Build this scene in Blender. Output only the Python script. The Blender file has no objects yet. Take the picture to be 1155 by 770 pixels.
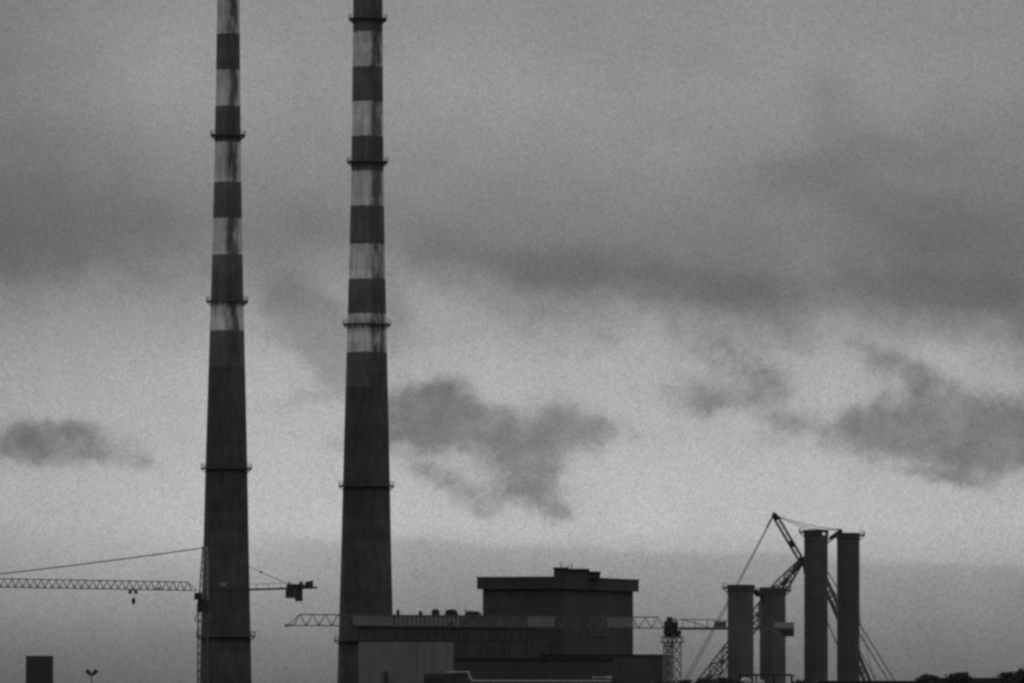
import bpy, math, random
from mathutils import Vector, Matrix
random.seed(7)
R = math.radians
S = bpy.context.scene
C = S.collection
PI = math.pi

# ------------------------------------------------------------------ camera
F = 7500.0                       # focal length in photo pixels (1155 wide)
CAMZ = 6.0
PITCH = math.atan((790 - 385) / F)
ROLL = R(0.11)
fwd = Vector((0, math.cos(PITCH), math.sin(PITCH)))
up0 = Vector((0, -math.sin(PITCH), math.cos(PITCH)))
rt0 = Vector((1, 0, 0))
rt = (rt0 * math.cos(ROLL) + up0 * math.sin(ROLL)).normalized()
upv = rt.cross(fwd).normalized()
CP = Vector((0, 0, CAMZ))
cd = bpy.data.cameras.new('camera')
cam = bpy.data.objects.new('camera', cd)
C.objects.link(cam)
cd.sensor_width = 36
cd.lens = 36 * F / 1155
cd.clip_start = 1
cd.clip_end = 60000
cam.matrix_world = Matrix(((rt.x, upv.x, -fwd.x, CP.x), (rt.y, upv.y, -fwd.y, CP.y),
                           (rt.z, upv.z, -fwd.z, CP.z), (0, 0, 0, 1)))
S.camera = cam


def ray(px, py):
    return (rt * ((px - 577.5) / F) - upv * ((py - 385) / F) + fwd).normalized()


def at(px, py, D):
    """world point at depth Y = D seen at photo pixel (px, py)"""
    d = ray(px, py)
    return CP + d * (D / d.y)


def Zof(px, py, D):
    return at(px, py, D).z


def Xof(px, py, D):
    return at(px, py, D).x


# ------------------------------------------------------------------ node helper
class Sk:
    """a shader socket with arithmetic"""
    def __init__(s, nt, sock): s.nt, s.s = nt, sock
    def _m(s, op, o=None, c=None, clamp=False):
        n = s.nt.nodes.new('ShaderNodeMath'); n.operation = op; n.use_clamp = clamp
        for i, v in enumerate((s, o, c)):
            if v is None: continue
            if isinstance(v, Sk): s.nt.links.new(v.s, n.inputs[i])
            else: n.inputs[i].default_value = v
        return Sk(s.nt, n.outputs[0])
    def __add__(s, o): return s._m('ADD', o)
    def __sub__(s, o): return s._m('SUBTRACT', o)
    def __mul__(s, o): return s._m('MULTIPLY', o)
    def __truediv__(s, o): return s._m('DIVIDE', o)
    def rsub(s, v): return s._m('MULTIPLY_ADD', -1.0, v)
    def sm(s, a, b, lo=0.0, hi=1.0):
        n = s.nt.nodes.new('ShaderNodeMapRange'); n.interpolation_type = 'SMOOTHSTEP'
        s.nt.links.new(s.s, n.inputs[0])
        if a > b: a, b, lo, hi = b, a, hi, lo
        for i, v in zip((1, 2, 3, 4), (a, b, lo, hi)): n.inputs[i].default_value = v
        return Sk(s.nt, n.outputs[0])


def sep(nt, vec):
    n = nt.nodes.new('ShaderNodeSeparateXYZ'); nt.links.new(vec, n.inputs[0])
    return [Sk(nt, o) for o in n.outputs]


def comb(nt, x, y, z):
    n = nt.nodes.new('ShaderNodeCombineXYZ')
    for i, v in enumerate((x, y, z)):
        if isinstance(v, Sk): nt.links.new(v.s, n.inputs[i])
        else: n.inputs[i].default_value = v
    return n.outputs[0]


def vscale(nt, vec, k):
    n = nt.nodes.new('ShaderNodeVectorMath'); n.operation = 'MULTIPLY'
    nt.links.new(vec, n.inputs[0])
    n.inputs[1].default_value = k if isinstance(k, tuple) else (k, k, k)
    return n.outputs[0]


def noise(nt, vec, scale, detail=4, rough=0.55, col=False):
    n = nt.nodes.new('ShaderNodeTexNoise')
    nt.links.new(vec, n.inputs['Vector'])
    n.inputs['Scale'].default_value = scale
    n.inputs['Detail'].default_value = detail
    n.inputs['Roughness'].default_value = rough
    if col:
        return sep(nt, n.outputs['Color'])
    return Sk(nt, n.outputs[0])


def lin(v):
    v /= 255.0
    return v / 12.92 if v <= 0.04045 else ((v + 0.055) / 1.055) ** 2.4


# ------------------------------------------------------------------ sky
SUN_EL, SUN_AZ = 38.0, -35.0      # behind the chimneys, up to the left
W = bpy.data.worlds.new('World'); S.world = W
W.use_nodes = True
nt = W.node_tree; nt.nodes.clear()
STR = 0.1


def ang(px, py):
    d = ray(px, py)
    return math.degrees(math.atan2(d.x, d.y)) * UN, math.degrees(math.asin(d.z)) * UN


UN = F * math.pi / 180            # one sky unit = one photo pixel of angle
tc = nt.nodes.new('ShaderNodeTexCoord')
nrm = nt.nodes.new('ShaderNodeVectorMath'); nrm.operation = 'NORMALIZE'
nt.links.new(tc.outputs['Generated'], nrm.inputs[0])
dirv = nrm.outputs[0]
dx, dy, dz = sep(nt, dirv)
az = dx._m('ARCTAN2', dy) * (UN * 180 / PI)
el = dz._m('ARCSINE') * (UN * 180 / PI)
P = vscale(nt, dirv, F)           # direction in pixel-sized units, seamless all round
w1 = noise(nt, P, 1 / 70, 5, 0.55, col=True)
w2 = noise(nt, P, 1 / 22, 4, 0.6, col=True)
wx = az + (w1[0] - 0.5) * 34 + (w2[0] - 0.5) * 26
wy = el + (w1[1] - 0.5) * 24 + (w2[1] - 0.5) * 22
# slow waves for the undersides of the big cloud sheet
w3 = noise(nt, vscale(nt, dirv, (F, F, F * 1.7)), 1 / 150, 7, 0.58)
w4 = noise(nt, vscale(nt, dirv, (F, F, F * 1.6)), 1 / 60, 5, 0.6)
fb = noise(nt, vscale(nt, dirv, (F, F, F * 1.25)), 1 / 58, 9, 0.62)
fb2 = noise(nt, vscale(nt, dirv, (F * .8, F, F * 1.3)), 1 / 105, 8, 0.6)


def ramp(x, pts, lo, hi):
    """piecewise curve: pts = (x, value 0..1)"""
    r_ = nt.nodes.new('ShaderNodeValToRGB')
    nt.links.new(((x - lo) / (hi - lo)).s, r_.inputs[0])
    c_ = r_.color_ramp; c_.interpolation = 'LINEAR'
    ps = sorted(((p - lo) / (hi - lo), v) for p, v in pts)
    while len(c_.elements) < len(ps): c_.elements.new(0.5)
    for e_, (p, v) in zip(c_.elements, ps):
        e_.position = min(1, max(0, p)); e_.color = (v, v, v, 1)
    b_ = nt.nodes.new('ShaderNodeRGBToBW'); nt.links.new(r_.outputs[0], b_.inputs[0])
    return Sk(nt, b_.outputs[0])


e_lo, e_hi = ang(577, 800)[1], ang(577, -200)[1]


def prof(pts, wob):
    return ramp(el + (w3 - 0.5) * wob, [(ang(577, y)[1], lin(v)) for y, v in pts], e_lo, e_hi)


# the thick upper sheet, and the thinner bright layer seen under its edge
sheet = prof([(-200, 134), (0, 141), (100, 143), (200, 133), (260, 124), (330, 117), (420, 114), (800, 114)], 90)
clear = prof([(-200, 148), (250, 138), (310, 142), (350, 153), (410, 171), (470, 178), (540, 184), (592, 185), (640, 164), (690, 143), (730, 122), (770, 106), (800, 98)], 40)
EDGE = [(-60, 310), (60, 306), (140, 292), (215, 286), (300, 312), (385, 300), (440, 276), (480, 300), (540, 326), (620, 338),
        (700, 340), (770, 366), (850, 372), (915, 352), (960, 340), (1010, 356), (1080, 376), (1220, 384)]
xl, xh = ang(-60, 340)[0], ang(1220, 340)[0]
edge_u = ramp(az + (w1[2] - 0.5) * 60, [(ang(x, y)[0], (ang(x, y)[1] - e_lo) / (e_hi - e_lo)) for x, y in EDGE], xl, xh) * (e_hi - e_lo) + e_lo
up_ = ((el - edge_u) / 52) + (fb2 - 0.5) * 2.3 + (fb - 0.5) * 1.9
mask_u = up_.sm(-1.25, 1.1)
base = clear + (sheet - clear) * mask_u


def field(blobs):
    acc = None
    for (bx, by, rx, ry, tl, am) in blobs:
        cx, cy = ang(bx, by); a = R(-tl); ca, sa = math.cos(a), math.sin(a)
        ux = wx - cx; uy = wy - cy
        p = (ux * (ca / rx)) + (uy * (sa / rx)); q = (uy * (ca / ry)) - (ux * (sa / ry))
        f = ((p * p + q * q)._m('MULTIPLY', -0.9)._m('EXPONENT')) * am
        acc = f if acc is None else acc + f
    return acc


# small dark clouds floating in the bright layer
DARK = [(65, 505, 82, 22, 2, 1.15), (70, 485, 44, 13, 0, .7), (148, 517, 36, 10, 6, .5), (-10, 500, 50, 24, 0, .5),
        (488, 484, 70, 29, 3, 1.25), (502, 443, 28, 16, -8, 1.0), (535, 462, 34, 20, 20, .8), (450, 472, 34, 34, 0, .8),
        (612, 490, 72, 24, 2, 1.25), (640, 468, 36, 20, 14, .9), (664, 490, 26, 16, 0, .5), (608, 530, 31, 38, 8, 1.15), (622, 574, 20, 16, 20, .8), (560, 505, 40, 18, 8, .5),
        (508, 543, 46, 14, 24, .75), (572, 550, 34, 20, -12, .8), (548, 532, 26, 18, 0, .35), (545, 574, 24, 12, 20, .6),
        (800, 452, 52, 15, 2, .85), (806, 432, 56, 24, -8, .48), (864, 432, 38, 26, 20, .55), (842, 402, 54, 20, 14, .44), (868, 474, 46, 24, 30, .42),
        (1062, 490, 104, 28, 1, 1.25), (1050, 450, 38, 28, 0, 1.05), (1034, 420, 22, 14, 20, .8), (1126, 468, 42, 22, 0, 1.2), (1118, 516, 70, 20, 4, .9), (1000, 486, 50, 20, 0, .8), (1090, 538, 46, 10, 6, .4),
        (938, 484, 42, 15, 4, .75), (985, 468, 30, 14, -20, .5), (1072, 540, 34, 8, 10, .4), (1180, 492, 60, 36, 0, 1.0), (976, 388, 26, 15, 30, .75), (990, 410, 18, 18, 0, .65)]
dk0 = field(DARK)
dk = dk0 + ((fb - 0.5) * 1.7 + (w2[2] - 0.5) * 1.0) * dk0.sm(0.02, 0.5, 0.35, 1.0)
dmask = dk.sm(-0.08, 1.6) * 0.72 + dk.sm(0.25, 1.1) * 0.12 + dk0.sm(0.0, 0.9) * 0.16
core = fb.sm(0.28, 0.72, 0.74, 1.04)
keep = dmask * core * -0.60 + 1.0
# faint veils
VEIL = [(350, 362, 62, 36, 30, .9), (355, 452, 60, 14, -6, .55), (395, 420, 40, 18, 20, .5), (449, 360, 26, 50, 0, .75), (340, 340, 40, 22, 10, .6), (372, 395, 30, 34, 0, .6), (310, 385, 40, 12, 20, .4), (395, 500, 40, 8, -8, .4),
        (700, 500, 60, 10, -6, .4), (830, 505, 60, 26, 20, .4), (520, 382, 50, 10, -6, .3)]
vk = (field(VEIL) + (fb - 0.5) * 1.0).sm(0.12, 0.95)
keep = keep * (vk * -0.30 + 1.0)
# darker bellies in the upper sheet
BELLY = [(925, 190, 80, 28, -4, 1.15), (985, 160, 44, 18, 10, .5), (930, 110, 40, 52, -30, .5), (1020, 235, 74, 22, 18, .8), (1130, 200, 110, 100, 0, .8), (960, 260, 160, 50, 8, .5),
         (1090, 335, 110, 26, 4, 1.0), (930, 325, 110, 24, 2, .7), (660, 300, 140, 24, 6, .8), (560, 300, 90, 16, 14, .5), (780, 330, 130, 24, 6, .8),
         (10, 260, 190, 60, -4, .8), (160, 275, 120, 34, -4, .6), (-50, 120, 120, 200, 0, .8), (130, 200, 140, 90, 0, .3), (370, 250, 60, 30, 10, .3), (470, 250, 60, 26, 20, .3), (790, 65, 40, 24, 0, .3), (600, 5, 60, 16, 0, .3)]
bk = (field(BELLY) + (fb2 - 0.5) * 1.3).sm(0.0, 1.25)
keep = keep * (bk * -0.245 + 1.0)
LIGHT = [(210, 80, 120, 90, 0, .7), (520, 110, 120, 80, 0, .7), (660, 130, 110, 50, 20, .4), (765, 176, 44, 22, 10, .6), (1006, 202, 26, 12, 20, .7), (460, 318, 40, 24, 16, .7), (510, 350, 30, 20, 10, .5),
         (845, 345, 24, 14, 0, .5), (1060, 398, 70, 16, 5, .8), (690, 405, 60, 20, 0, .3), (700, 260, 80, 26, 8, .3)]
lk_ = (field(LIGHT) + (fb2 - 0.5) * 0.9).sm(0.1, 1.2)
keep = keep * (lk_ * 0.14 + 1.0)
# sky colour darkens towards the left and right flanks of the view
keep = keep * (ramp(az, [(ang(x, 400)[0], v) for x, v in ((-60, .80), (40, .86), (220, 1), (900, 1), (1100, .95), (1220, .92))], xl, xh))
# the grey bank low over the horizon, with its long straight top
x0, y0 = ang(290, 603); x1, y1 = ang(1155, 636)
edge = (az - x0) * ((y1 - y0) / (x1 - x0)) + y0
dd = el - edge + (w4 - 0.5) * 22 + (w3 - 0.5) * 26
bank = dd.sm(6, -9) * az.sm(ang(200, 600)[0], ang(420, 600)[0]) * el.sm(ang(577, 760)[1], ang(577, 660)[1])
keep = keep * (bank * -0.165 + 1.0)
# texture of the cloud at every size
mott = noise(nt, P, 1 / 110, 8, 0.62) * 0.22 + 0.89
wn_ = nt.nodes.new('ShaderNodeTexWhiteNoise'); wn_.noise_dimensions = '3D'
sn_ = nt.nodes.new('ShaderNodeVectorMath'); sn_.operation = 'FLOOR'
nt.links.new(vscale(nt, dirv, F / 1.5), sn_.inputs[0]); nt.links.new(sn_.outputs[0], wn_.inputs['Vector'])
fine = Sk(nt, wn_.outputs[0]) * 0.30 + noise(nt, P, 1 / 3.0, 2, 0.7) * 0.18 + 0.76
lum = base * keep * mott * fine
# the rest of the dome: an overcast is brighter overhead than at the horizon
lum = lum * dz.sm(0.13, 0.75, 1.0, 1.9)
sky = nt.nodes.new('ShaderNodeTexSky'); sky.sky_type = 'NISHITA'
sky.sun_disc = False
sky.sun_elevation = R(SUN_EL); sky.sun_rotation = R(SUN_AZ)
sky.air_density = 1.0; sky.dust_density = 4.0
bw = nt.nodes.new('ShaderNodeRGBToBW'); nt.links.new(sky.outputs[0], bw.inputs[0])
nish = Sk(nt, bw.outputs[0])
tot = lum * (0.97 / STR) + nish * 0.02
bg = nt.nodes.new('ShaderNodeBackground'); bg.inputs['Strength'].default_value = STR
nt.links.new(comb(nt, tot, tot, tot), bg.inputs['Color'])
wo = nt.nodes.new('ShaderNodeOutputWorld'); nt.links.new(bg.outputs[0], wo.inputs[0])

sl = bpy.data.lights.new('sun', 'SUN'); sl.energy = 0.5; sl.angle = R(20); sl.color = (1, 0.99, 0.98)
so = bpy.data.objects.new('sun', sl); C.objects.link(so)
sd = Vector((math.sin(R(SUN_AZ)) * math.cos(R(SUN_EL)), math.cos(R(SUN_AZ)) * math.cos(R(SUN_EL)), math.sin(R(SUN_EL))))
so.rotation_euler = sd.to_track_quat('Z', 'Y').to_euler()
so.location = (0, 0, 400)

# ------------------------------------------------------------------ materials
def mat(name, alb, var=0.25, scale=0.4, rough=0.85, streak=0.0, seam=None, metal=0.0, bump=0.0):
    m = bpy.data.materials.new(name); m.use_nodes = True
    t = m.node_tree; b = t.nodes['Principled BSDF']
    tcn = t.nodes.new('ShaderNodeTexCoord'); o = tcn.outputs['Object']
    v = noise(t, o, scale, 6, 0.6) * (2 * var) + (1 - var)
    if streak:
        v = v * (noise(t, vscale(t, o, (1, 1, 0.06)), 1.3, 4, 0.6) * (2 * streak) + (1 - streak))
    if seam:                                         # joints of cladding sheets: (spacing x, spacing z, depth)
        x, y, z = sep(t, o)
        for k, sp in ((x, seam[0]), (z, seam[1])):
            if sp:
                fr = (k / sp)._m('FRACT')
                ln = (fr - 0.5)._m('ABSOLUTE').sm(0.44, 0.49)
                pan = (k / sp)._m('FLOOR')
                v = v * (ln * -seam[2] + 1.0)
                wn = t.nodes.new('ShaderNodeTexWhiteNoise'); wn.noise_dimensions = '1D'
                t.links.new(pan.s, wn.inputs['W'])
                v = v * (Sk(t, wn.outputs[0]) * 0.14 + 0.93)
    c = v * alb
    t.links.new(comb(t, c, c, c), b.inputs['Base Color'])
    b.inputs['Roughness'].default_value = rough
    b.inputs['Metallic'].default_value = metal
    b.inputs['Specular IOR Level'].default_value = 0.25
    if bump:
        bn = t.nodes.new('ShaderNodeBump'); bn.inputs['Strength'].default_value = bump
        t.links.new(noise(t, o, scale * 6, 4, 0.6).s, bn.inputs['Height'])
        t.links.new(bn.outputs[0], b.inputs['Normal'])
    return m


M = dict(
    ground=mat('asphalt_ground', 0.06, 0.4, 0.02),
    steel_dark=mat('dark_steel', 0.05, 0.2, 1.0, 0.6),
    steel_plat=mat('galvanised_platform', 0.10, 0.3, 1.0, 0.7),
    steel_mid=mat('grey_steel', 0.13, 0.3, 1.0, 0.6),
    crane_dark=mat('dull_crane_paint', 0.13, 0.3, 1.5, 0.6),
    crane_pale=mat('pale_crane_paint', 0.30, 0.25, 1.5, 0.55),
    crane_jib=mat('weathered_crane_paint', 0.125, 0.3, 1.2, 0.6),
    mesh=mat('galvanised_mesh', 0.30, 0.3, 1.2, 0.6),
    crane_face=mat('grey_crane_paint', 0.2, 0.25, 1.5, 0.55),
    counter=mat('counterweight_concrete', 0.07, 0.3, 0.8, 0.9),
    counter_pale=mat('pale_counterweight', 0.3, 0.3, 0.8, 0.9),
    rope=mat('wire_rope', 0.12, 0.2, 1.0, 0.6),
    block=mat('dark_cladding', 0.08, 0.5, 0.35, 0.85, 0.1, (3.0, 0, 0.03)),
    parapet=mat('parapet_cladding', 0.066, 0.45, 0.35, 0.85, 0.1, (4.0, 0, 0.03)),
    hall=mat('hall_brick', 0.085, 0.5, 0.4, 0.9, 0.2, (6.0, 0, 0.12)),
    hall_band=mat('hall_fascia', 0.115, 0.25, 0.2, 0.85, 0.2, (5.0, 0, 0.1)),
    hall_pale=mat('pale_cladding', 0.21, 0.4, 0.35, 0.85, 0.2, (3.2, 0, 0.08)),
    glass=mat('grimy_glazing', 0.09, 0.4, 0.5, 0.4, 0.1, (2.2, 1.6, 0.4)),
    roof=mat('roof_felt', 0.05, 0.3, 0.3, 0.95),
    shed=mat('dark_sheet', 0.07, 0.35, 0.3, 0.8, 0.25, (1.6, 0, 0.2)),
    trim=mat('pale_trim', 0.5, 0.5, 0.7, 0.6),
    stack=mat('stack_concrete', 0.10, 0.45, 0.3, 0.85, 0.45, (0, 3.2, 0.22)),
    stack_low=mat('stack_concrete_pale', 0.128, 0.45, 0.3, 0.85, 0.45, (0, 3.2, 0.22)),
    stack_cap=mat('soot_concrete', 0.08, 0.25, 0.3, 0.9),
    tower=mat('old_brick', 0.062, 0.3, 0.5, 0.9, 0.25, (0, 0, 0.1)),
    leaf=mat('foliage', 0.06, 0.5, 0.8, 0.8),
    bark=mat('bark', 0.07, 0.3, 2.0, 0.9),
    tank=mat('pale_tank_paint', 0.5, 0.25, 0.6, 0.5, 0.2),
    cabglass=mat('cab_glass', 0.03, 0.2, 1.0, 0.2),
)
lm = bpy.data.materials.new('lamp_glow'); lm.use_nodes = True
lb = lm.node_tree.nodes['Principled BSDF']
lb.inputs['Emission Color'].default_value = (1, 1, 1, 1); lb.inputs['Emission Strength'].default_value = 0.30
lb.inputs['Base Color'].default_value = (.6, .6, .6, 1)
M['lamp'] = lm


def chimney_mat(name, bounds, top_pale, H, cval, seed, stain_at):
    """bounds: heights of the paint boundaries from the top of the painted part down to bare concrete"""
    m = bpy.data.materials.new(name); m.use_nodes = True
    t = m.node_tree; b = t.nodes['Principled BSDF']
    tcn = t.nodes.new('ShaderNodeTexCoord'); o = tcn.outputs['Object']
    x, y, z = sep(t, o)
    edge_n = noise(t, vscale(t, o, (1, 1, 0.3)), 1.2, 4, 0.6)
    zz = z + (edge_n - 0.5) * 0.5
    rmp = t.nodes.new('ShaderNodeValToRGB'); rmp.color_ramp.interpolation = 'CONSTANT'
    t.links.new((zz / H).s, rmp.inputs[0])
    PALE, RED = 0.86, 0.165
    bs = sorted(bounds)
    vals = [cval]; pale = False
    for i in range(len(bs)):
        vals.append(PALE if pale else RED); pale = not pale
    el_ = rmp.color_ramp.elements
    while len(el_) < len(vals): el_.new(0.5)
    for e, p, v in zip(el_, [0] + [h / H for h in bs], vals):
        e.position = p; e.color = (v, v, v, 1)
    n = t.nodes.new('ShaderNodeRGBToBW'); t.links.new(rmp.outputs[0], n.inputs[0])
    col = Sk(t, n.outputs[0])
    th = x._m('ARCTAN2', y * -1.0)                   # 0 faces the road, + to the right
    # cylinder coordinates for rain streaks
    cyl = comb(t, th * 7.0, z * 0.055, seed)
    st = noise(t, cyl, 1.0, 5, 0.65)
    cyl2 = comb(t, th * 26.0, z * 0.035, seed + 3.1)
    st2 = noise(t, cyl2, 1.0, 4, 0.6)
    blot = noise(t, comb(t, th * 5.0, z * 0.22, seed + 9), 1.0, 6, 0.62)
    wob = (noise(t, comb(t, z * 0.13, seed, 0.0), 1.0, 4, 0.6) - 0.5) * 0.7
    s = (th - stain_at + wob)._m('ABSOLUTE').sm(0.66, 0.24)        # soot that has run down one side
    s = s * (noise(t, comb(t, th * 2.6, z * 0.20, seed + 4), 1.0, 7, 0.64)).sm(0.24, 0.56)
    s2 = st2.sm(0.50, 0.68) * 0.40
    s3 = st.sm(0.42, 0.70) * 0.42
    keepv = (s * -0.92 + 1.0) * (s2 * -1.0 + 1.0) * (s3 * -1.0 + 1.0)
    grime = blot * 1.5 + 0.22
    # lift joints of the slip-formed shaft
    fr = (z / 2.4)._m('FRACT'); jn = (fr - 0.5)._m('ABSOLUTE').sm(0.46, 0.5)
    lw = t.nodes.new('ShaderNodeTexWhiteNoise'); lw.noise_dimensions = '1D'; t.links.new((z / 2.4)._m('FLOOR').s, lw.inputs['W'])
    lift = Sk(t, lw.outputs[0])
    dirt = 0.095
    fac = keepv
    out = (col - dirt) * fac + dirt
    out = out * (noise(t, comb(t, z * 0.11, seed + 2.0, th * 0.5), 1.0, 3, 0.6) * 0.7 + 0.65)
    out = out * grime * (jn * -0.16 + 1.0) * (lift * 0.22 + 0.89) * (st * 0.3 + 0.85)
    t.links.new(comb(t, out, out, out), b.inputs['Base Color'])
    b.inputs['Roughness'].default_value = 0.9
    b.inputs['Specular IOR Level'].default_value = 0.2
    return m


# ------------------------------------------------------------------ mesh builder (world coordinates in, local mesh out)
class MB:
    def __init__(s): s.v, s.f, s.sm = [], [], []
    def add(s, vs, fs, smooth=False):
        k = len(s.v); s.v += [Vector(p) for p in vs]
        for f in fs: s.f.append(tuple(i + k for i in f)); s.sm.append(smooth)
        return s
    def box(s, x0, x1, y0, y1, z0, z1):
        return s.add([(x0, y0, z0), (x1, y0, z0), (x1, y1, z0), (x0, y1, z0), (x0, y0, z1), (x1, y0, z1), (x1, y1, z1), (x0, y1, z1)],
                     [(0, 3, 2, 1), (4, 5, 6, 7), (0, 1, 5, 4), (1, 2, 6, 5), (2, 3, 7, 6), (3, 0, 4, 7)])
    def prism(s, pts, z0, z1):
        n = len(pts)
        z1s = z1 if isinstance(z1, (list, tuple)) else [z1] * n
        vs = [(p[0], p[1], z0) for p in pts] + [(p[0], p[1], h) for p, h in zip(pts, z1s)]
        fs = [tuple(range(n - 1, -1, -1)), tuple(range(n, 2 * n))] + [(i, (i + 1) % n, n + (i + 1) % n, n + i) for i in range(n)]
        return s.add(vs, fs)
    def bar(s, a, b, w, h=None):
        a, b = Vector(a), Vector(b); h = h or w
        d = b - a
        if d.length < 1e-6: return s
        d.normalize()
        ref = Vector((0, 0, 1)) if abs(d.z) < 0.95 else Vector((0, 1, 0))
        u = d.cross(ref).normalized() * (w / 2); vv = u.cross(d).normalized() * (h / 2)
        vs = [a - u - vv, a + u - vv, a + u + vv, a - u + vv, b - u - vv, b + u - vv, b + u + vv, b - u + vv]
        return s.add(vs, [(0, 1, 2, 3), (7, 6, 5, 4), (0, 4, 5, 1), (1, 5, 6, 2), (2, 6, 7, 3), (3, 7, 4, 0)])
    def tube(s, a, b, r0, r1=None, n=10, caps=True):
        a, b = Vector(a), Vector(b); r1 = r0 if r1 is None else r1
        d = (b - a).normalized()
        ref = Vector((0, 0, 1)) if abs(d.z) < 0.95 else Vector((0, 1, 0))
        u = d.cross(ref).normalized(); w = u.cross(d).normalized()
        vs = []
        for c, r in ((a, r0), (b, r1)):
            for i in range(n):
                t = 2 * PI * i / n
                vs.append(c + u * (r * math.cos(t)) + w * (r * math.sin(t)))
        s.add(vs, [(i, (i + 1) % n, n + (i + 1) % n, n + i)[::-1] for i in range(n)], True)
        if caps:
            s.add(vs[:n], [tuple(range(n))]); s.add(vs[n:], [tuple(range(n - 1, -1, -1))])
        return s
    def lathe(s, c, prof, n=48, smooth=True):
        vs, fs = [], []
        for (r, z) in prof:
            for i in range(n):
                t = 2 * PI * i / n
                vs.append((c[0] + r * math.sin(t), c[1] - r * math.cos(t), z))
        for j in range(len(prof) - 1):
            for i in range(n):
                k = (i + 1) % n
                fs.append((j * n + i, j * n + k, (j + 1) * n + k, (j + 1) * n + i))
        s.add(vs, fs, smooth)
        return s
    def rope(s, a, b, w, sag=0.0, n=10):
        a, b = Vector(a), Vector(b); prev = a
        for i in range(1, n + 1):
            t = i / n
            p = a.lerp(b, t) - Vector((0, 0, sag * 4 * t * (1 - t)))
            s.bar(prev, p, w); prev = p
        return s
    def build(s, name, m, parent=None, origin=None):
        me = bpy.data.meshes.new(name)
        if parent is not None:
            org = parent.get('_o'); org = Vector(org) if org else Vector((0, 0, 0))
        else:
            org = Vector(origin) if origin is not None else Vector((0, 0, 0))
        me.from_pydata([v - org for v in s.v], [], s.f); me.update()
        me.polygons.foreach_set('use_smooth', s.sm)
        me.materials.append(m)
        o = bpy.data.objects.new(name, me); C.objects.link(o)
        if parent is not None: o.parent = parent
        else: o.location = org
        o['_o'] = list(org)
        return o


def thing(name, label, cat, base, group=None):
    o = bpy.data.objects.new(name, None); C.objects.link(o)
    o.location = base; o.empty_display_size = 1
    o['label'] = label; o['category'] = cat; o['_o'] = list(base)
    if group: o['group'] = group
    return o


def tag(o, label, cat, group=None):
    o['label'] = label; o['category'] = cat
    if group: o['group'] = group
    return o


def struct(o, kind='structure'):
    o['kind'] = kind; return o


# lattice girders -------------------------------------------------
def lattice3(mb, a, b, width, height, step, chord, lace, up=Vector((0, 0, 1)), apex_up=True):
    """triangular jib: two bottom chords a->b, one top chord"""
    a, b = Vector(a), Vector(b); d = (b - a); L = d.length; d.normalize()
    side = d.cross(up).normalized(); u = side.cross(d).normalized()
    n = max(1, round(L / step)); st = L / n
    bl = [a + d * (st * i) + side * (width / 2) for i in range(n + 1)]
    br = [a + d * (st * i) - side * (width / 2) for i in range(n + 1)]
    tt = [a + d * (st * (i + 0.5)) + u * height for i in range(n)]
    mb.bar(bl[0], bl[-1], chord); mb.bar(br[0], br[-1], chord); mb.bar(tt[0], tt[-1], chord * 1.1)
    for i in range(n):
        for q in (bl, br):
            mb.bar(q[i], tt[i], lace); mb.bar(tt[i], q[i + 1], lace)
        mb.bar(bl[i], br[i], lace); mb.bar(bl[i], br[i + 1], lace)
    mb.bar(bl[n], br[n], lace)
    return tt


def lattice4(mb, a, b, w0, w1, step, chord, lace, ref=Vector((0, 1, 0)), taper=0.0, cross=False):
    """square boom from a to b; taper = share of the length that narrows to a point at each end (w1 at the ends)"""
    a, b = Vector(a), Vector(b); d = (b - a); L = d.length; d.normalize()
    u = d.cross(ref).normalized(); v = u.cross(d).normalized()
    n = max(2, round(L / step))
    rows = []
    for i in range(n + 1):
        t = i / n
        w = w0
        if taper:
            k = min(t, 1 - t) / taper
            w = w1 + (w0 - w1) * min(1, k)
        c = a + d * (L * t)
        rows.append([c + u * (sx * w / 2) + v * (sy * w / 2) for sx, sy in ((-1, -1), (1, -1), (1, 1), (-1, 1))])
    for i in range(n):
        for j in range(4):
            k = (j + 1) % 4
            mb.bar(rows[i][j], rows[i + 1][j], chord)
            if (i + j) % 2: mb.bar(rows[i][j], rows[i + 1][k], lace)
            else: mb.bar(rows[i][k], rows[i + 1][j], lace)
            if cross:
                if (i + j) % 2: mb.bar(rows[i][k], rows[i + 1][j], lace)
                else: mb.bar(rows[i][j], rows[i + 1][k], lace)
            mb.bar(rows[i + 1][j], rows[i + 1][k], lace)
    return rows


# ------------------------------------------------------------------ ground
g = MB(); G = 26000
g.add([(-G, -4000, 0), (G, -4000, 0), (G, G, 0), (-G, G, 0)], [(0, 1, 2, 3)])
struct(g.build('ground', M['ground']))


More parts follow.
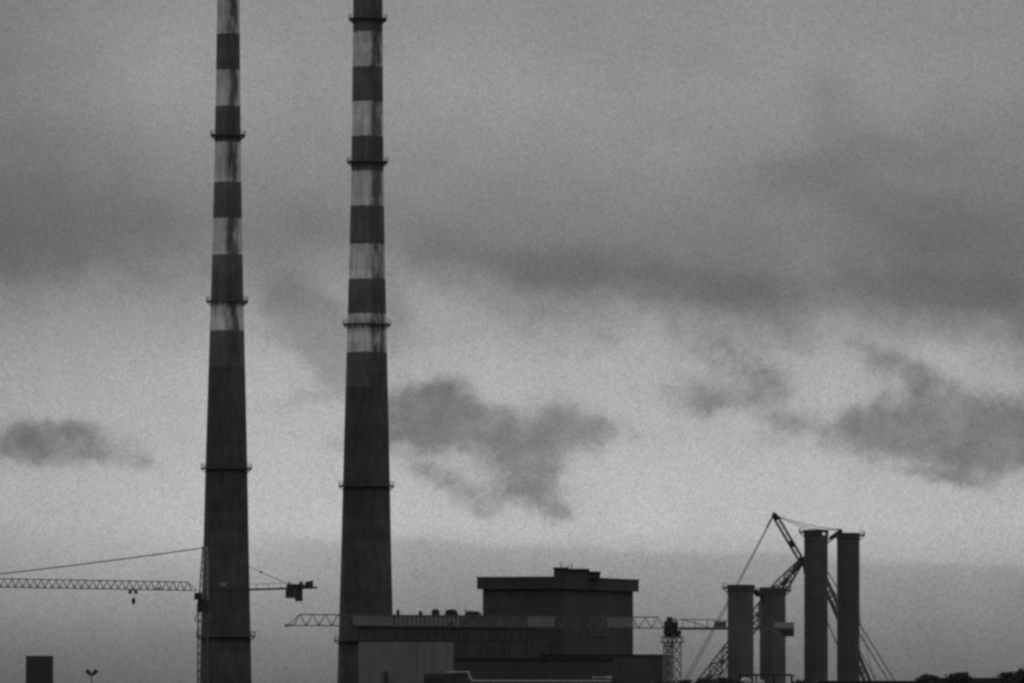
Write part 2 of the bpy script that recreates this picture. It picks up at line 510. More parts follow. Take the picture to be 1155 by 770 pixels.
# ------------------------------------------------------------------ striped chimneys
def chimney(D, rows, bounds_px, plats, cval, seed, stain, label, name='striped_chimney'):
    mid = rows[len(rows) // 2]
    cx = Xof((mid[1] + mid[2]) / 2, mid[0], D)
    H = 207.0
    prof = []
    for (y, xl, xr) in rows:
        prof.append((Zof((xl + xr) / 2, y, D), (xr - xl) / 2 / F * D * 1.004))
    prof.sort()
    (zb, rb), (zt, rtp) = prof[0], prof[-1]
    sb = (prof[0][1] - prof[1][1]) / (prof[1][0] - prof[0][0])
    full = [(rb + sb * zb, 0.0)] + [(r, z) for z, r in prof]
    st = (prof[-2][1] - prof[-1][1]) / (prof[-1][0] - prof[-2][0])
    rend = rtp - st * 0.8 * (H - zt)
    full += [(rend, H - 1.2), (rend + 0.25, H - 1.1), (rend + 0.25, H), (rend - 0.5, H), (rend - 0.5, H - 6)]

    def rad(z):
        for (r0, z0), (r1, z1) in zip(full, full[1:]):
            if z0 <= z <= z1 and z1 > z0: return r0 + (r1 - r0) * (z - z0) / (z1 - z0)
        return rtp
    dense = []
    zz = 0.0
    while zz < H - 1.2:
        dense.append((rad(zz), zz)); zz += 3.0
    dense += full[-5:]
    px0 = (mid[1] + mid[2]) / 2
    bz = [Zof(px0, y, D) for y in bounds_px]
    step = bz[0] - bz[1] if len(bz) > 1 else 8
    z = max(bz) + 8.1
    while z < H - 3: bz.append(z); z += 8.1
    root = thing(name, label, 'chimney', (cx, D, 0), 'pair of striped power station chimneys')
    m = chimney_mat(name + '_paint', bz, True, H, cval, seed, stain)
    MB().lathe((cx, D), dense, 64).build('shaft', m, root)
    for y in plats:
        z = Zof(px0, y, D) ; r = rad(z); ro = r + 1.05
        p = MB()
        p.lathe((cx, D), [(r - .05, z - .14), (ro, z - .14), (ro, z + .16), (r - .05, z + .16)], 48, False)
        nb = 16
        for i in range(nb):
            t = 2 * PI * (i + .5) / nb; e = Vector((math.sin(t), -math.cos(t), 0)); c = Vector((cx, D, 0))
            p.bar(c + e * r + Vector((0, 0, z - 1.0)), c + e * (ro - .1) + Vector((0, 0, z - .15)), .16)
        po = p.build('platform', M['steel_plat'], root)
        q = MB(); rr = ro - .05; n = 24
        pts = [Vector((cx + rr * math.sin(2 * PI * i / n), D - rr * math.cos(2 * PI * i / n), z)) for i in range(n)]
        for i in range(n):
            a, b = pts[i], pts[(i + 1) % n]
            q.bar(a, a + Vector((0, 0, 1.1)), .07)
            for hh in (.55, 1.08): q.bar(a + Vector((0, 0, hh)), b + Vector((0, 0, hh)), .045)
        q.build('railing', M['steel_dark'], po)
    return root


chimney(1480, [(0, 244.6, 269.8), (100, 243.2, 270.9), (197, 241.3, 272.0), (290, 239.0, 273.4), (380, 236.4, 275.6), (500, 232.6, 278.4), (620, 229.4, 280.6), (770, 225.0, 283.6)],
        [417, 375, 341.5, 291, 250, 208, 165, 124, 83, 40], [153, 340, 528, 717], 0.088, 1.7, 0.46,
        'tall pale and dark striped chimney rising behind the hammerhead tower crane')
chimney(1540, [(0, 398.4, 431.6), (100, 397.4, 432.0), (197, 396.2, 432.8), (290, 394.0, 434.4), (380, 391.4, 436.2), (500, 387.8, 438.6), (620, 384.9, 441.0), (770, 380.0, 444.2)],
        [438, 398, 357, 316, 276, 236, 196, 156, 116, 77, 38], [22, 183, 366, 548, 722], 0.088, 8.3, 0.66,
        'thicker tall striped chimney standing behind the left end of the turbine hall')


# ------------------------------------------------------------------ boiler house block (corner towards us)
def vtx(px, py, D):
    p = at(px, py, D); return p


D0 = 1432.0
c0 = at(638, 651, D0)
zr = c0.z                                              # parapet top
left_v = Vector((-20.0, 9.0, 0)).normalized(); right_v = Vector((9.0, 20.0, 0)).normalized()


def hit(v, px):
    """distance along v from c0 until it is seen in column px"""
    lo, hi = 0.0, 90.0
    for _ in range(60):
        mm = (lo + hi) / 2; p = c0 + v * mm
        q = (p - CP); xx = q.dot(rt) / q.dot(fwd) * F + 577.5
        inside = xx > px if v.x < 0 else xx < px
        if inside: lo = mm
        else: hi = mm
    return lo


LL, LR = hit(left_v, 538), hit(right_v, 720.5)
root = thing('boiler_house', 'dark windowless boiler house block with overhanging parapet, tallest building beside the chimneys', 'building', (c0.x, D0, 0))
inset = 0.95


def quad(off):
    a = c0 + left_v * off + right_v * off
    return [a, c0 + right_v * (LR - off) + left_v * off, c0 + right_v * (LR - off) + left_v * (LL - off), c0 + left_v * (LL - off) + right_v * off]


zpar = Zof(638, 663.5, D0)
MB().prism(quad(inset), 0, zpar + .002).build('wall', M['block'], root)
par = MB().prism(quad(0), zpar, zr).build('parapet', M['parapet'], root)
MB().prism(quad(-.12), zr + .003, zr + .3).build('coping', M['stack_cap'], par)
# roof-top plant room
pr = MB()


def pt(px, D, z):
    p = at(px, 645, D); return Vector((p.x, p.y, z))


zpA = Zof(624, 641.5, 1446); zpB = Zof(655, 643, 1446); zpC = Zof(677, 646, 1446)
pr.prism([pt(624.5, 1442, 0), pt(640, 1442, 0), pt(642, 1450, 0), pt(626, 1450, 0)], zr, zpA)
pr.prism([pt(640.2, 1442, 0), pt(663.5, 1443, 0), pt(665, 1452, 0), pt(642, 1450, 0)], zr, zpB)
pr.prism([pt(663.7, 1443, 0), pt(676.5, 1444, 0), pt(677, 1452, 0), pt(665, 1452, 0)], zr, zpC)
pro = pr.build('plant_room', M['parapet'], root)
rc = MB()
rc.prism([pt(623.5, 1441.6, 0), pt(639.8, 1441.6, 0), pt(642, 1450.3, 0), pt(625.6, 1450.3, 0)], zpA + .003, zpA + .35)
rc.prism([pt(640.2, 1441.6, 0), pt(663.6, 1442.6, 0), pt(665, 1452.3, 0), pt(642.4, 1450.3, 0)], zpB + .003, zpB + .35)
rc.prism([pt(663.8, 1442.6, 0), pt(677.2, 1443.6, 0), pt(677.6, 1452.3, 0), pt(665.4, 1452.3, 0)], zpC + .003, zpC + .35)
rc.build('roof', M['roof'], pro)
for px, top in ((633, 633), (644.5, 634), (641, 637)):
    z0 = zpA if px < 640 else zpB
    p = pt(px, 1446, z0); a = MB()
    a.tube(p, Vector((p.x, p.y, Zof(px, top, 1446))), .10, .05, 6)
    a.bar(p + Vector((-.5, 0, 1.1)), p + Vector((.5, 0, 1.1)), .07)
    a.build('antenna', M['steel_dark'], root)
# faint louvre banks on the two faces
for (v, o, s0, s1, y0, y1) in ((left_v, right_v, .18, .40, 722, 739), (right_v, left_v, .35, .62, 700, 716)):
    LN = LL if v is left_v else LR
    a = c0 + v * (LN * s0) + o * (inset - .12); b = c0 + v * (LN * s1) + o * (inset - .12)
    za, zb_ = Zof(620, y1, D0), Zof(620, y0, D0)
    lv = MB(); k = 9
    for i in range(k):
        z = za + (zb_ - za) * (i + .5) / k
        lv.bar(Vector((a.x, a.y, z)), Vector((b.x, b.y, z)), .10, .22)
    lv.build('louvre_bank', M['steel_mid'], root)

# ------------------------------------------------------------------ turbine hall
DH = 1392.0


def X(px, D=DH, py=720): return Xof(px, py, D)


def Z(py, D=DH, px=480): return Zof(px, py, D)


hx0, hx1 = X(404), X(606)
root = thing('turbine_hall', 'long flat-roofed turbine hall with pale lower wall and vents along its roof', 'building', ((hx0 + hx1) / 2, DH, 0))
MB().box(hx0, hx1, DH, DH + 26, 0, Z(706)).build('wall', M['hall'], root)
MB().box(X(396), hx1 + .4, DH - .8, DH + 26.4, Z(706) + .003, Z(694.4)).build('fascia', M['hall_band'], root)
MB().box(X(395.5), hx1 + .5, DH - .9, DH + 26.5, Z(694.4) + .003, Z(693.2)).build('roof', M['roof'], root)
MB().box(X(404.5), X(512), DH - .18, DH - .003, 2.0, Z(723.5)).build('pale_cladding', M['hall_pale'], root)
wb = MB().box(X(405), X(604), DH - .06, DH - .003, Z(722), Z(708)).build('clerestory_window', M['glass'], root)
fm = MB()
for i in range(24):
    x = X(405) + (X(604) - X(405)) * i / 23
    fm.box(x - .06, x + .06, DH - .14, DH - .064, Z(722), Z(708))
for zz_ in (Z(722), Z(715), Z(708)): fm.box(X(405) - .06, X(604) + .06, DH - .13, DH - .066, zz_ - .06, zz_ + .06)
fm.build('mullion_frame', M['steel_dark'], wb)
for i, px in enumerate((521, 546, 571, 596)):
    MB().box(X(px - 1.6), X(px + 1.6), DH - .5, DH - .003, 0, Z(724)).build('buttress', M['hall'], root)
MB().box(X(433.5), X(437.5), DH - .9, DH - .19, 0, Z(757)).build('downpipe_box', M['steel_dark'], root)
zt = Z(693.2)
vents = []
v = MB(); v.tube((X(448.5), DH + 3, zt), (X(448.5), DH + 3, Z(687.6)), .36, .32, 10); v.tube((X(448.5), DH + 3, Z(687.6)), (X(448.5), DH + 3, Z(686.8)), .34, .2, 10)
v.build('vent_pipe', M['steel_dark'], root)
v = MB(); v.tube((X(474), DH + 3, zt), (X(474), DH + 3, Z(689.6)), .42, .42, 12); v.tube((X(474), DH + 3, Z(689.6)), (X(474), DH + 3, Z(688)), .5, .12, 12)
v.build('vent_cowl', M['steel_dark'], root)
v = MB(); v.prism([(X(486.5), DH + 2), (X(495.5), DH + 2), (X(495.5), DH + 5), (X(486.5), DH + 5)], zt, Z(688.4)); v.box(X(487.3), X(494.6), DH + 2.2, DH + 4.8, Z(688.4) + .003, Z(686.8))
v.box(X(488), X(494), DH + 2.5, DH + 4.5, Z(686.8) + .003, Z(686.2))
v.build('fan_housing', M['steel_dark'], root)
v = MB()
xa, xb = X(501), X(517)
v.add([(xa, DH + 2, zt), (xb, DH + 2, zt), (X(514.5), DH + 2, Z(687)), (X(503), DH + 2, Z(687)), (xa, DH + 6, zt), (xb, DH + 6, zt), (X(514.5), DH + 6, Z(687)), (X(503), DH + 6, Z(687))],
      [(0, 1, 2, 3), (7, 6, 5, 4), (3, 2, 6, 7), (1, 5, 6, 2), (0, 3, 7, 4), (0, 4, 5, 1)])
for i in range(5):
    x = X(504.5 + i * 2.3); v.bar((x, DH + 1.96, Z(690.5)), (x, DH + 1.96, Z(688)), .14)
v.box(X(506), X(512), DH + 3, DH + 5, Z(687) + .003, Z(686.3))
v.build('roof_monitor', M['steel_dark'], root)
v = MB(); v.lathe((X(531), DH + 4), [(1.3, zt), (1.3, Z(690)), (1.15, Z(688.8)), (.6, Z(688)), (.01, Z(687.8))], 16)
v.build('ventilator_dome', M['steel_dark'], root)
v = MB(); v.bar((X(527), DH + 4, Z(690.5)), (X(524), DH + 4, Z(686.8)), .22); v.bar((X(524), DH + 4, Z(686.8)), (X(526), DH + 4, Z(686.6)), .2)
v.build('exhaust_pipe', M['steel_mid'], root)
v = MB(); v.box(X(535.5), X(540.5), DH + 2, DH + 5, zt, Z(688.6)); v.box(X(540.8), X(543), DH + 2, DH + 5, zt, Z(690.2))
v.build('roof_hatch', M['steel_dark'], root)

# ------------------------------------------------------------------ annex on the right, low sheds in front
DA = 1400.0
root = thing('annex_building', 'low dark annex running from the boiler house to the flat-top crane mast', 'building', (X(700, DA), DA, 0))
xa, xb = X(612, DA), X(756.5, DA)
MB().box(xa, xb, DA, DA + 24, 0, Z(739, DA, 700)).build('wall', M['hall'], root)
MB().box(xa - .2, xb + .2, DA - .2, DA + 24.2, Z(739, DA, 700) + .003, Z(737.3, DA, 700)).build('roof', M['roof'], root)
for i in range(7):
    x = X(640 + i * 15, DA); MB().box(x, x + 1.3, DA - .05, DA - .003, Z(756, DA), Z(750, DA)).build('window', M['glass'], root)

DS = 1352.0
root = thing('workshop_shed', 'dark flat workshop shed in front of the boiler house foot', 'building', (X(600, DS), DS, 0))
MB().box(X(513, DS), X(692, DS), DS, DS + 18, 0, Z(743, DS, 600)).build('wall', M['shed'], root)
MB().box(X(511.5, DS), X(693, DS), DS - .4, DS + 18.2, Z(743, DS, 600) + .003, Z(740.8, DS, 600)).build('roof', M['roof'], root)

DT = 1310.0
root = thing('store_building', 'lowest dark store with a pale stepped roof edge, nearest the turbine hall', 'building', (X(596, DT), DT, 0))
MB().box(X(478, DT), X(529, DT), DT, DT + 14, 0, Z(759, DT, 510)).build('wall', M['shed'], root)
MB().box(X(529.1, DT), X(690, DT), DT, DT + 14, 0, Z(768.3, DT, 600)).build('side_wall', M['shed'], root)
tr = MB()
w = .28
za, zb_ = Z(757.0, DT, 510), Z(767.0, DT, 600)
for i in range(6):                                     # weathered lengths of coping with small gaps
    x0 = X(503 + i * 4.1, DT); x1 = X(503 + i * 4.1 + (3.9 if i != 1 else 2.2), DT)
    tr.box(x0, x1 + .5, DT - .3 - .01 * (i % 2), DT + .3, za - w / 2, za + w / 2)
tr.bar((X(527.3, DT), DT, za), (X(532.5, DT), DT, zb_), .40)
for i in range(22):
    x0 = X(532 + i * 7.1, DT); x1 = X(532 + i * 7.1 + random.choice((7.3, 7.3, 7.3, 7.3)), DT)
    tr.box(x0, x1, DT - .3, DT + .3, zb_ - .18, zb_ + .14)
tr.build('pale_coping', M['trim'], root)
rl = MB(); rl.box(X(668, DT), X(690.5, DT), DT + .5, DT + 4, Z(763.2, DT), Z(762.2, DT)); rl.box(X(684, DT), X(690.5, DT), DT + .4, DT + 4.1, Z(763.8, DT), Z(761.6, DT))
for px in (670, 689): rl.bar((X(px, DT), DT + 2, zb_ - 2), (X(px, DT), DT + 2, Z(763.2, DT)), .2)
rl.build('pale_pipe', M['trim'], root)
MB().box(X(478, DT), X(503, DT), DT - .1, DT + 14.1, Z(766, DT) - 1, Z(764.6, DT)).build('lean_to_roof', M['roof'], root)

# ------------------------------------------------------------------ four round stacks
def round_stack(cx_px, top, wpx, D, m, label, side, capw, lamp=False):
    x = Xof(cx_px, top + 40, D); r = wpx / 2 / F * D; zt = Zof(cx_px, top, D)
    root = thing('round_stack', label, 'stack', (x, D, 0), 'plain round exhaust stacks beside the lattice crane')
    zc = zt - capw
    MB().lathe((x, D), [(r * 1.01, 0), (r, zt * .5), (r, zc)], 48).build('shaft', m, root)
    cap = MB().lathe((x, D), [(r - .02, zc - .5), (r + .16, zc - .49), (r + .16, zt), (r - .45, zt), (r - .45, zt - 3)], 48, False)
    cap.build('rim', M['stack_cap'], root)
    p = MB(); z = zc + .25
    x0, x1 = (x - r - 1.2, x - r + .1) if side < 0 else (x + r - .1, x + r + 1.3)
    p.box(x0, x1, D - 1.1, D + 1.1, z - .12, z + .3)
    p.bar((x + side * r, D, z - 1.0), (x + side * (r + 1.0), D, z - .1), .18)
    po = p.build('landing', M['steel_dark'], root)
    q = MB(); e = x + side * (r + 1.15)
    for yy in (-1.05, 0, 1.05): q.bar((e, D + yy, z), (e, D + yy, z + 1.1), .09)
    for hh in (.6, 1.08):
        q.bar((e, D - 1.05, z + hh), (e, D + 1.05, z + hh), .07)
        for yy in (-1.05, 1.05): q.bar((x + side * r, D + yy, z + hh), (e, D + yy, z + hh), .07)
    q.build('railing', M['steel_mid'], po)
    if lamp:
        l = MB(); lx = x + r * .62; ly = D - math.sqrt((r + .18) ** 2 - (r * .62) ** 2) - .2
        zz = Zof(cx_px, top + 5, D)
        l.lathe((lx, ly), [(.01, zz - .36), (.26, zz - .25), (.36, zz), (.26, zz + .25), (.01, zz + .36)], 14)
        l.build('warning_lamp', M['lamp'], root)
    # rungs of the ladder on the flank
    lad = MB(); a = R(70) * side
    for k in (-.22, .22):
        px_, py_ = x + (r + .2) * math.sin(a + k / r), D - (r + .2) * math.cos(a + k / r)
        lad.bar((px_, py_, .5), (px_, py_, zc), .06)
    lad.build('ladder', M['steel_dark'], root)
    return x, r, zt, zc


s1 = round_stack(835.5, 659, 29.0, 1440, M['stack_low'], 'left stack of the shorter round pair, behind the crane counterweight arm', -1, 1.0)
s2 = round_stack(871.3, 662, 29.0, 1462, M['stack_low'], 'right stack of the shorter round pair, its landing pointing to the tall pair', 1, 1.0)
s3 = round_stack(920.5, 597, 26.4, 1478, M['stack'], 'tallest round stack with a small bright lamp at its rim', -1, .9, True)
s4 = round_stack(956.5, 600.5, 25.2, 1500, M['stack'], 'right-hand tall round stack with no lamp, outermost of the four', 1, .9)


def walkway(a, Da, b, Db, drop, label):
    p0 = Vector((a[0] + a[1] + .2, Da, a[3] - .2)); p1 = Vector((b[0] - b[1] - .2, Db, b[3] - drop))
    root = thing('walkway', label, 'walkway', p0, 'walkways linking the stack rims')
    d = MB().bar(p0, p1, 1.1, .3); d.build('deck', M['steel_dark'], root)
    q = MB()
    for sy in (-.5, .5):
        o = Vector((0, sy, 0))
        q.bar(p0 + o + Vector((0, 0, 1.0)), p1 + o + Vector((0, 0, 1.0)), .08)
        for t in (0, .5, 1):
            c = p0.lerp(p1, t) + o; q.bar(c, c + Vector((0, 0, 1.0)), .08)
    q.build('railing', M['steel_dark'], root)


walkway(s1, 1440, s2, 1462, .9, 'small sloping walkway bridging the shorter stacks')

# ------------------------------------------------------------------ hammerhead tower crane (left)
D1 = 1400.0
th = R(12)
jd = Vector((-math.cos(th), -math.sin(th), 0.012)).normalized(); cdv = Vector((math.cos(th), math.sin(th), 0.035)).normalized()
ax = at(229, 690, D1); ax = Vector((ax.x, D1, 0))
k1 = F / D1


def z1(py, px=229): return Zof(px, py, D1)


root = thing('tower_crane', 'hammerhead tower crane with pointed tower head and tie bars, in front of the thinner chimney', 'crane', ax, 'tower cranes')
mb = MB(); lattice4(mb, ax, Vector((ax.x, D1, z1(690))), 2.1, 2.1, 1.8, .24, .12, Vector((0, 1, 0)))
mb.build('mast', M['crane_dark'], root)
fr = MB(); zf = z1(700); hw = 1.6
for sx in (-1, 1): fr.bar((ax.x + sx * hw, D1 - hw, zf), (ax.x + sx * hw, D1 + hw, zf), .3, .12); fr.bar((ax.x - hw, D1 + sx * hw, zf), (ax.x + hw, D1 + sx * hw, zf), .3, .12)
for sx in (-1, 1):
    for sy in (-1, 1): fr.bar((ax.x + sx * hw, D1 + sy * hw, zf), (ax.x + sx * hw, D1 + sy * hw, zf + 1.2), .1)
    fr.bar((ax.x + sx * hw, D1 - hw, zf + 1.2), (ax.x + sx * hw, D1 + hw, zf + 1.2), .08); fr.bar((ax.x - hw, D1 + sx * hw, zf + 1.2), (ax.x + hw, D1 + sx * hw, zf + 1.2), .08)
fr.build('climbing_platform', M['crane_face'], root)
sl_ = MB(); sl_.box(ax.x - 1.25, ax.x + 1.25, D1 - 1.25, D1 + 1.25, z1(690), z1(684)); sl_.tube((ax.x, D1, z1(684)), (ax.x, D1, z1(679)), 1.3, 1.3, 20); sl_.box(ax.x - 1.1, ax.x + 1.1, D1 - 1.2, D1 + 1.2, z1(679) + .003, z1(676))
sl_.build('slewing_unit', M['steel_dark'], root)
cb = MB(); cb.prism([(ax.x - 1.75, D1 - 2.5), (ax.x - .2, D1 - 2.5), (ax.x - .2, D1 - .9), (ax.x - 1.75, D1 - .9)], z1(676), z1(669)); cb.box(ax.x - 1.6, ax.x - .3, D1 - 2.3, D1 - 1.0, z1(669) + .003, z1(668))
cbo = cb.build('cab', M['steel_dark'], root)
MB().box(ax.x - 1.6, ax.x - .35, D1 - 2.56, D1 - 2.503, z1(674), z1(670)).build('window', M['cabglass'], cbo)
apex = Vector((ax.x + .35, D1, z1(617)))
tt = MB(); base_z = z1(676)
cs = [Vector((ax.x + sx * .95 + .1, D1 + sy * .95, base_z)) for sx, sy in ((-1, -1), (1, -1), (1, 1), (-1, 1))]
tops = [apex + Vector((sx * .5, sy * .3, 0)) for sx, sy in ((-1, -1), (1, -1), (1, 1), (-1, 1))]
n = 7
for j in range(4):
    k = (j + 1) % 4; tt.bar(cs[j], tops[j], .26)
    for i in range(n):
        a0, a1 = i / n, (i + 1) / n
        tt.bar(cs[j].lerp(tops[j], a0), cs[k].lerp(tops[k], a1), .11); tt.bar(cs[j].lerp(tops[j], a1), cs[k].lerp(tops[k], a1), .1)
tt.box(apex.x - .55, apex.x + .55, D1 - .3, D1 + .3, apex.z - .2, apex.z + .3)
tt.build('tower_head', M['crane_pale'], root)
zj = z1(665.6)
j0 = Vector((ax.x, D1, zj)) + jd * 1.3
jb = MB(); JL = 54.0
top = lattice3(jb, j0 + jd * 1.2, j0 + jd * JL, 1.3, 1.75, 1.55, .18, .085)
jb.bar(j0 + Vector((0, .5, 0)), j0 + jd * 1.2 + Vector((0, .5, 0)), .16); jb.bar(j0 + Vector((0, -.5, 0)), j0 + jd * 1.2 + Vector((0, -.5, 0)), .16)
jb.bar(j0, top[0], .13)
for t_ in range(2, len(top) - 1, 2):
    if random.random() < .6: jb.box(top[t_].x - .25, top[t_].x + .25, top[t_].y - .12, top[t_].y + .12, top[t_].z - .22, top[t_].z + .12)
jb.build('jib', M['crane_dark'], root)
td = MB(); e1 = j0 + jd * 50 + Vector((0, 0, 1.75)); td.rope(apex, e1, .17, .25, 14)
td.build('tie_bar', M['crane_dark'], root)
td = MB(); td.rope(apex + Vector((0, 0, -.1)), j0 + jd * 50 + Vector((0, 0, 1.75)) + Vector((0, .3, -.1)), .07, .27, 14); td.build('hoist_rope', M['rope'], root)
# counter-jib
c0_ = Vector((ax.x, D1, z1(666.0))) + cdv * 1.0; CL = (Xof(357, 661, D1) - ax.x) / math.cos(th) - 1.0
cj = MB(); side = Vector((0, 1, 0)) * .6
for sy in (-1, 1):
    cj.bar(c0_ + side * sy, c0_ + cdv * CL + side * sy, .2, .42)
    for i in range(9):
        p = c0_ + cdv * (CL * i / 9) + side * sy; cj.bar(p, p + Vector((0, 0, 1.15)), .06)
    cj.bar(c0_ + side * sy + Vector((0, 0, 1.12)), c0_ + cdv * (CL * .76) + side * sy + Vector((0, 0, 1.12)), .07)
for i in range(14): p = c0_ + cdv * (CL * i / 13); cj.bar(p - side, p + side, .12)
cj.build('counter_jib', M['steel_dark'], root)


def cpos(px): return c0_ + cdv * ((Xof(px, 662, D1) - ax.x) / math.cos(th) - 1.0)


for pa, pb, ya, yb in ((321.5, 332, 662.5, 673.5), (332.2, 340.8, 662.5, 677)):
    a, b = cpos(pa), cpos(pb)
    w_ = MB()
    nsl = 3
    for i in range(nsl):
        q0 = a.lerp(b, i / nsl); q1 = a.lerp(b, (i + .97) / nsl)
        w_.box(q0.x, q1.x, q0.y - .75, q0.y + .75, z1(yb), z1(ya))
    w_.build('counterweight', M['counter'], root)
a, b = cpos(322.5), cpos(342)
wm = MB(); wm.box(a.x, b.x, a.y - .6, a.y + .6, a.z + .25, z1(657.6))
wm.bar((a.x + .6, a.y, z1(657.6)), (a.x + .6, a.y, z1(655)), .3); wm.bar((b.x - 1, a.y, z1(657.6)), (b.x - .2, a.y, z1(655.2)), .5)
a, b = cpos(339), cpos(352)
wm.prism([(a.x, a.y - .55), (b.x, a.y - .55), (b.x, a.y + .55), (a.x, a.y + .55)], b.z + .2, [z1(659.5), z1(656), z1(656), z1(659.5)])
wm.prism([(b.x - 1.5, a.y - .7), (b.x + .1, a.y - .7), (b.x + .1, a.y + .7), (b.x - 1.5, a.y + .7)], z1(661.5), [z1(655.2), z1(653.4), z1(653.4), z1(655.2)])
wm.build('winch', M['steel_dark'], root)
cp = MB(); ce = cpos(321) + Vector((0, 0, 1.2)); cp.rope(apex, ce, .11, .0, 8)
kk = apex.lerp(ce, .70); cp.box(kk.x - .28, kk.x + .28, kk.y - .12, kk.y + .12, kk.z - .22, kk.z + .22)
cp.build('rear_tie', M['crane_dark'], root)
bx_ = MB(); q = cpos(251.5); bx_.box(q.x - .62, q.x + .62, q.y - .95, q.y - .64, z1(660.4), z1(656.6)); bx_.build('control_box', M['crane_pale'], root)
# trolley and hook
dtr = (ax.x - Xof(151, 667, D1)) / math.cos(th)
tp_ = Vector((ax.x, D1, zj)) + jd * dtr
tl = MB(); tl.box(tp_.x - .95, tp_.x + .95, tp_.y - .7, tp_.y + .7, tp_.z - .28, tp_.z - .08)
for sx in (-.62, .62): tl.tube((tp_.x + sx, tp_.y - .5, tp_.z - .62), (tp_.x + sx, tp_.y + .5, tp_.z - .62), .36, .36, 14); tl.bar((tp_.x + sx, tp_.y, tp_.z - .1), (tp_.x + sx, tp_.y, tp_.z - .6), .3)
tlo = tl.build('trolley', M['steel_dark'], root)
hk = MB(); zh = z1(678, 151)
for sx in (-.28, .28): hk.bar((tp_.x + sx, tp_.y, tp_.z - .7), (tp_.x + .1 + sx * .6, tp_.y, zh + .5), .045)
hk.build('hoist_cable', M['rope'], tlo)
hk = MB(); hk.lathe((tp_.x + .1, tp_.y), [(.05, zh + .8), (.36, zh + .55), (.42, zh), (.3, zh - .45), (.08, zh - .6)], 12)
hk.bar((tp_.x + .1, tp_.y, zh - .55), (tp_.x + .1, tp_.y, zh - .8), .12); hk.bar((tp_.x + .1, tp_.y, zh - .8), (tp_.x - .1, tp_.y, zh - .9), .12)
hk.build('hook_block', M['steel_dark'], tlo)
jt = MB(); p = j0 + jd * 8.2; jt.box(p.x - .3, p.x + .3, p.y - .4, p.y + .4, p.z - .1, p.z + .5); jt.build('trolley_motor', M['steel_dark'], root)

# ------------------------------------------------------------------ flat-top tower crane (right of the boiler house)
D2 = 1300.0
a2 = at(758.3, 720, D2); a2 = Vector((a2.x, D2, 0))


def z2(py, px=758): return Zof(px, py, D2)


root = thing('tower_crane', 'flat-top tower crane whose long pale jib crosses the boiler house and thicker chimney', 'crane', a2, 'tower cranes')
ang_m = R(42)
mb = MB(); lattice4(mb, a2, Vector((a2.x, D2, z2(716))), 2.35, 2.35, 1.9, .24, .13, Vector((math.sin(ang_m), math.cos(ang_m), 0)), cross=True)
mb.build('mast', M['crane_pale'], root)
ld = MB()
for i in range(22):                                     # enclosed ladder and cable tray on the shaded flank
    z = 4 + i * (z2(722) - 4) / 22
    ld.box(a2.x - 1.45, a2.x - .35, D2 - .5, D2 - .38, z, z + (z2(722) - 4) / 22 - .25)
ld.build('ladder_cage', M['crane_face'], root)
fr = MB(); zf = z2(724); hw = 2.05
for s_ in (-1, 1): fr.bar((a2.x + s_ * hw, D2 - hw, zf), (a2.x + s_ * hw, D2 + hw, zf), .5, .16); fr.bar((a2.x - hw, D2 + s_ * hw, zf), (a2.x + hw, D2 + s_ * hw, zf), .5, .16)
for sx in (-1, 0, 1):
    for sy in (-1, 0, 1):
        if sx or sy: fr.bar((a2.x + sx * hw, D2 + sy * hw, zf), (a2.x + sx * hw, D2 + sy * hw, zf + 1.2), .09)
for s_ in (-1, 1): fr.bar((a2.x + s_ * hw, D2 - hw, zf + 1.2), (a2.x + s_ * hw, D2 + hw, zf + 1.2), .08); fr.bar((a2.x - hw, D2 + s_ * hw, zf + 1.2), (a2.x + hw, D2 + s_ * hw, zf + 1.2), .08)
fr.build('climbing_platform', M['crane_dark'], root)
su = MB(); su.tube((a2.x, D2, z2(718.5)), (a2.x, D2, z2(714.8)), 1.45, 1.45, 20); su.box(a2.x - 1.7, a2.x + 1.75, D2 - 1.4, D2 + 1.4, z2(714.8) + .003, z2(710.5)); su.box(a2.x - 1.6, a2.x + 1.1, D2 - 1.2, D2 + 1.2, z2(710.5) + .003, z2(700))
su.box(a2.x - 1.1, a2.x - .1, D2 - .6, D2 + .6, z2(700) + .003, z2(695.2)); su.bar((a2.x - .4, D2, z2(696.5)), (a2.x + 1.0, D2, z2(701)), .5, .4)
su.build('slewing_unit', M['steel_dark'], root)
cb = MB(); cb.prism([(a2.x - 1.3, D2 - 3.0), (a2.x + .1, D2 - 3.0), (a2.x + .1, D2 - 1.45), (a2.x - 1.3, D2 - 1.45)], z2(714), z2(703))
cbo = cb.build('cab', M['steel_dark'], root)
MB().box(a2.x - 1.15, a2.x - .05, D2 - 3.06, D2 - 3.003, z2(710.5), z2(704)).build('window', M['cabglass'], cbo)
pl = MB(); q = at(761.5, 699, D2); pl.box(q.x - .45, q.x + .45, D2 - 1.5, D2 - 1.25, z2(701.2), z2(697.2)); pl.build('junction_box', M['tank'], root)
jz = z2(708.0); th2 = R(-4)
jd2 = Vector((-math.cos(th2), -math.sin(th2), 0.0065)).normalized()
j0 = Vector((a2.x, D2, jz)) + jd2 * 1.6; JL = (a2.x - Xof(330, 704, D2)) / math.cos(th2) - 1.6
jb = MB(); top = lattice3(jb, j0, j0 + jd2 * JL, 1.5, 2.15, 2.55, .19, .10)
tipv = Vector((Xof(321.5, 704.5, D2), (j0 + jd2 * JL).y, (j0 + jd2 * JL).z))
jb.bar(j0 + jd2 * JL, tipv, .3); jb.bar(top[-1], tipv + Vector((.5, 0, .1)), .16)
jb.box(tipv.x - .25, tipv.x + .4, tipv.y - .5, tipv.y + .5, tipv.z - .25, tipv.z + .25)
jb.build('jib', M['crane_jib'], root)
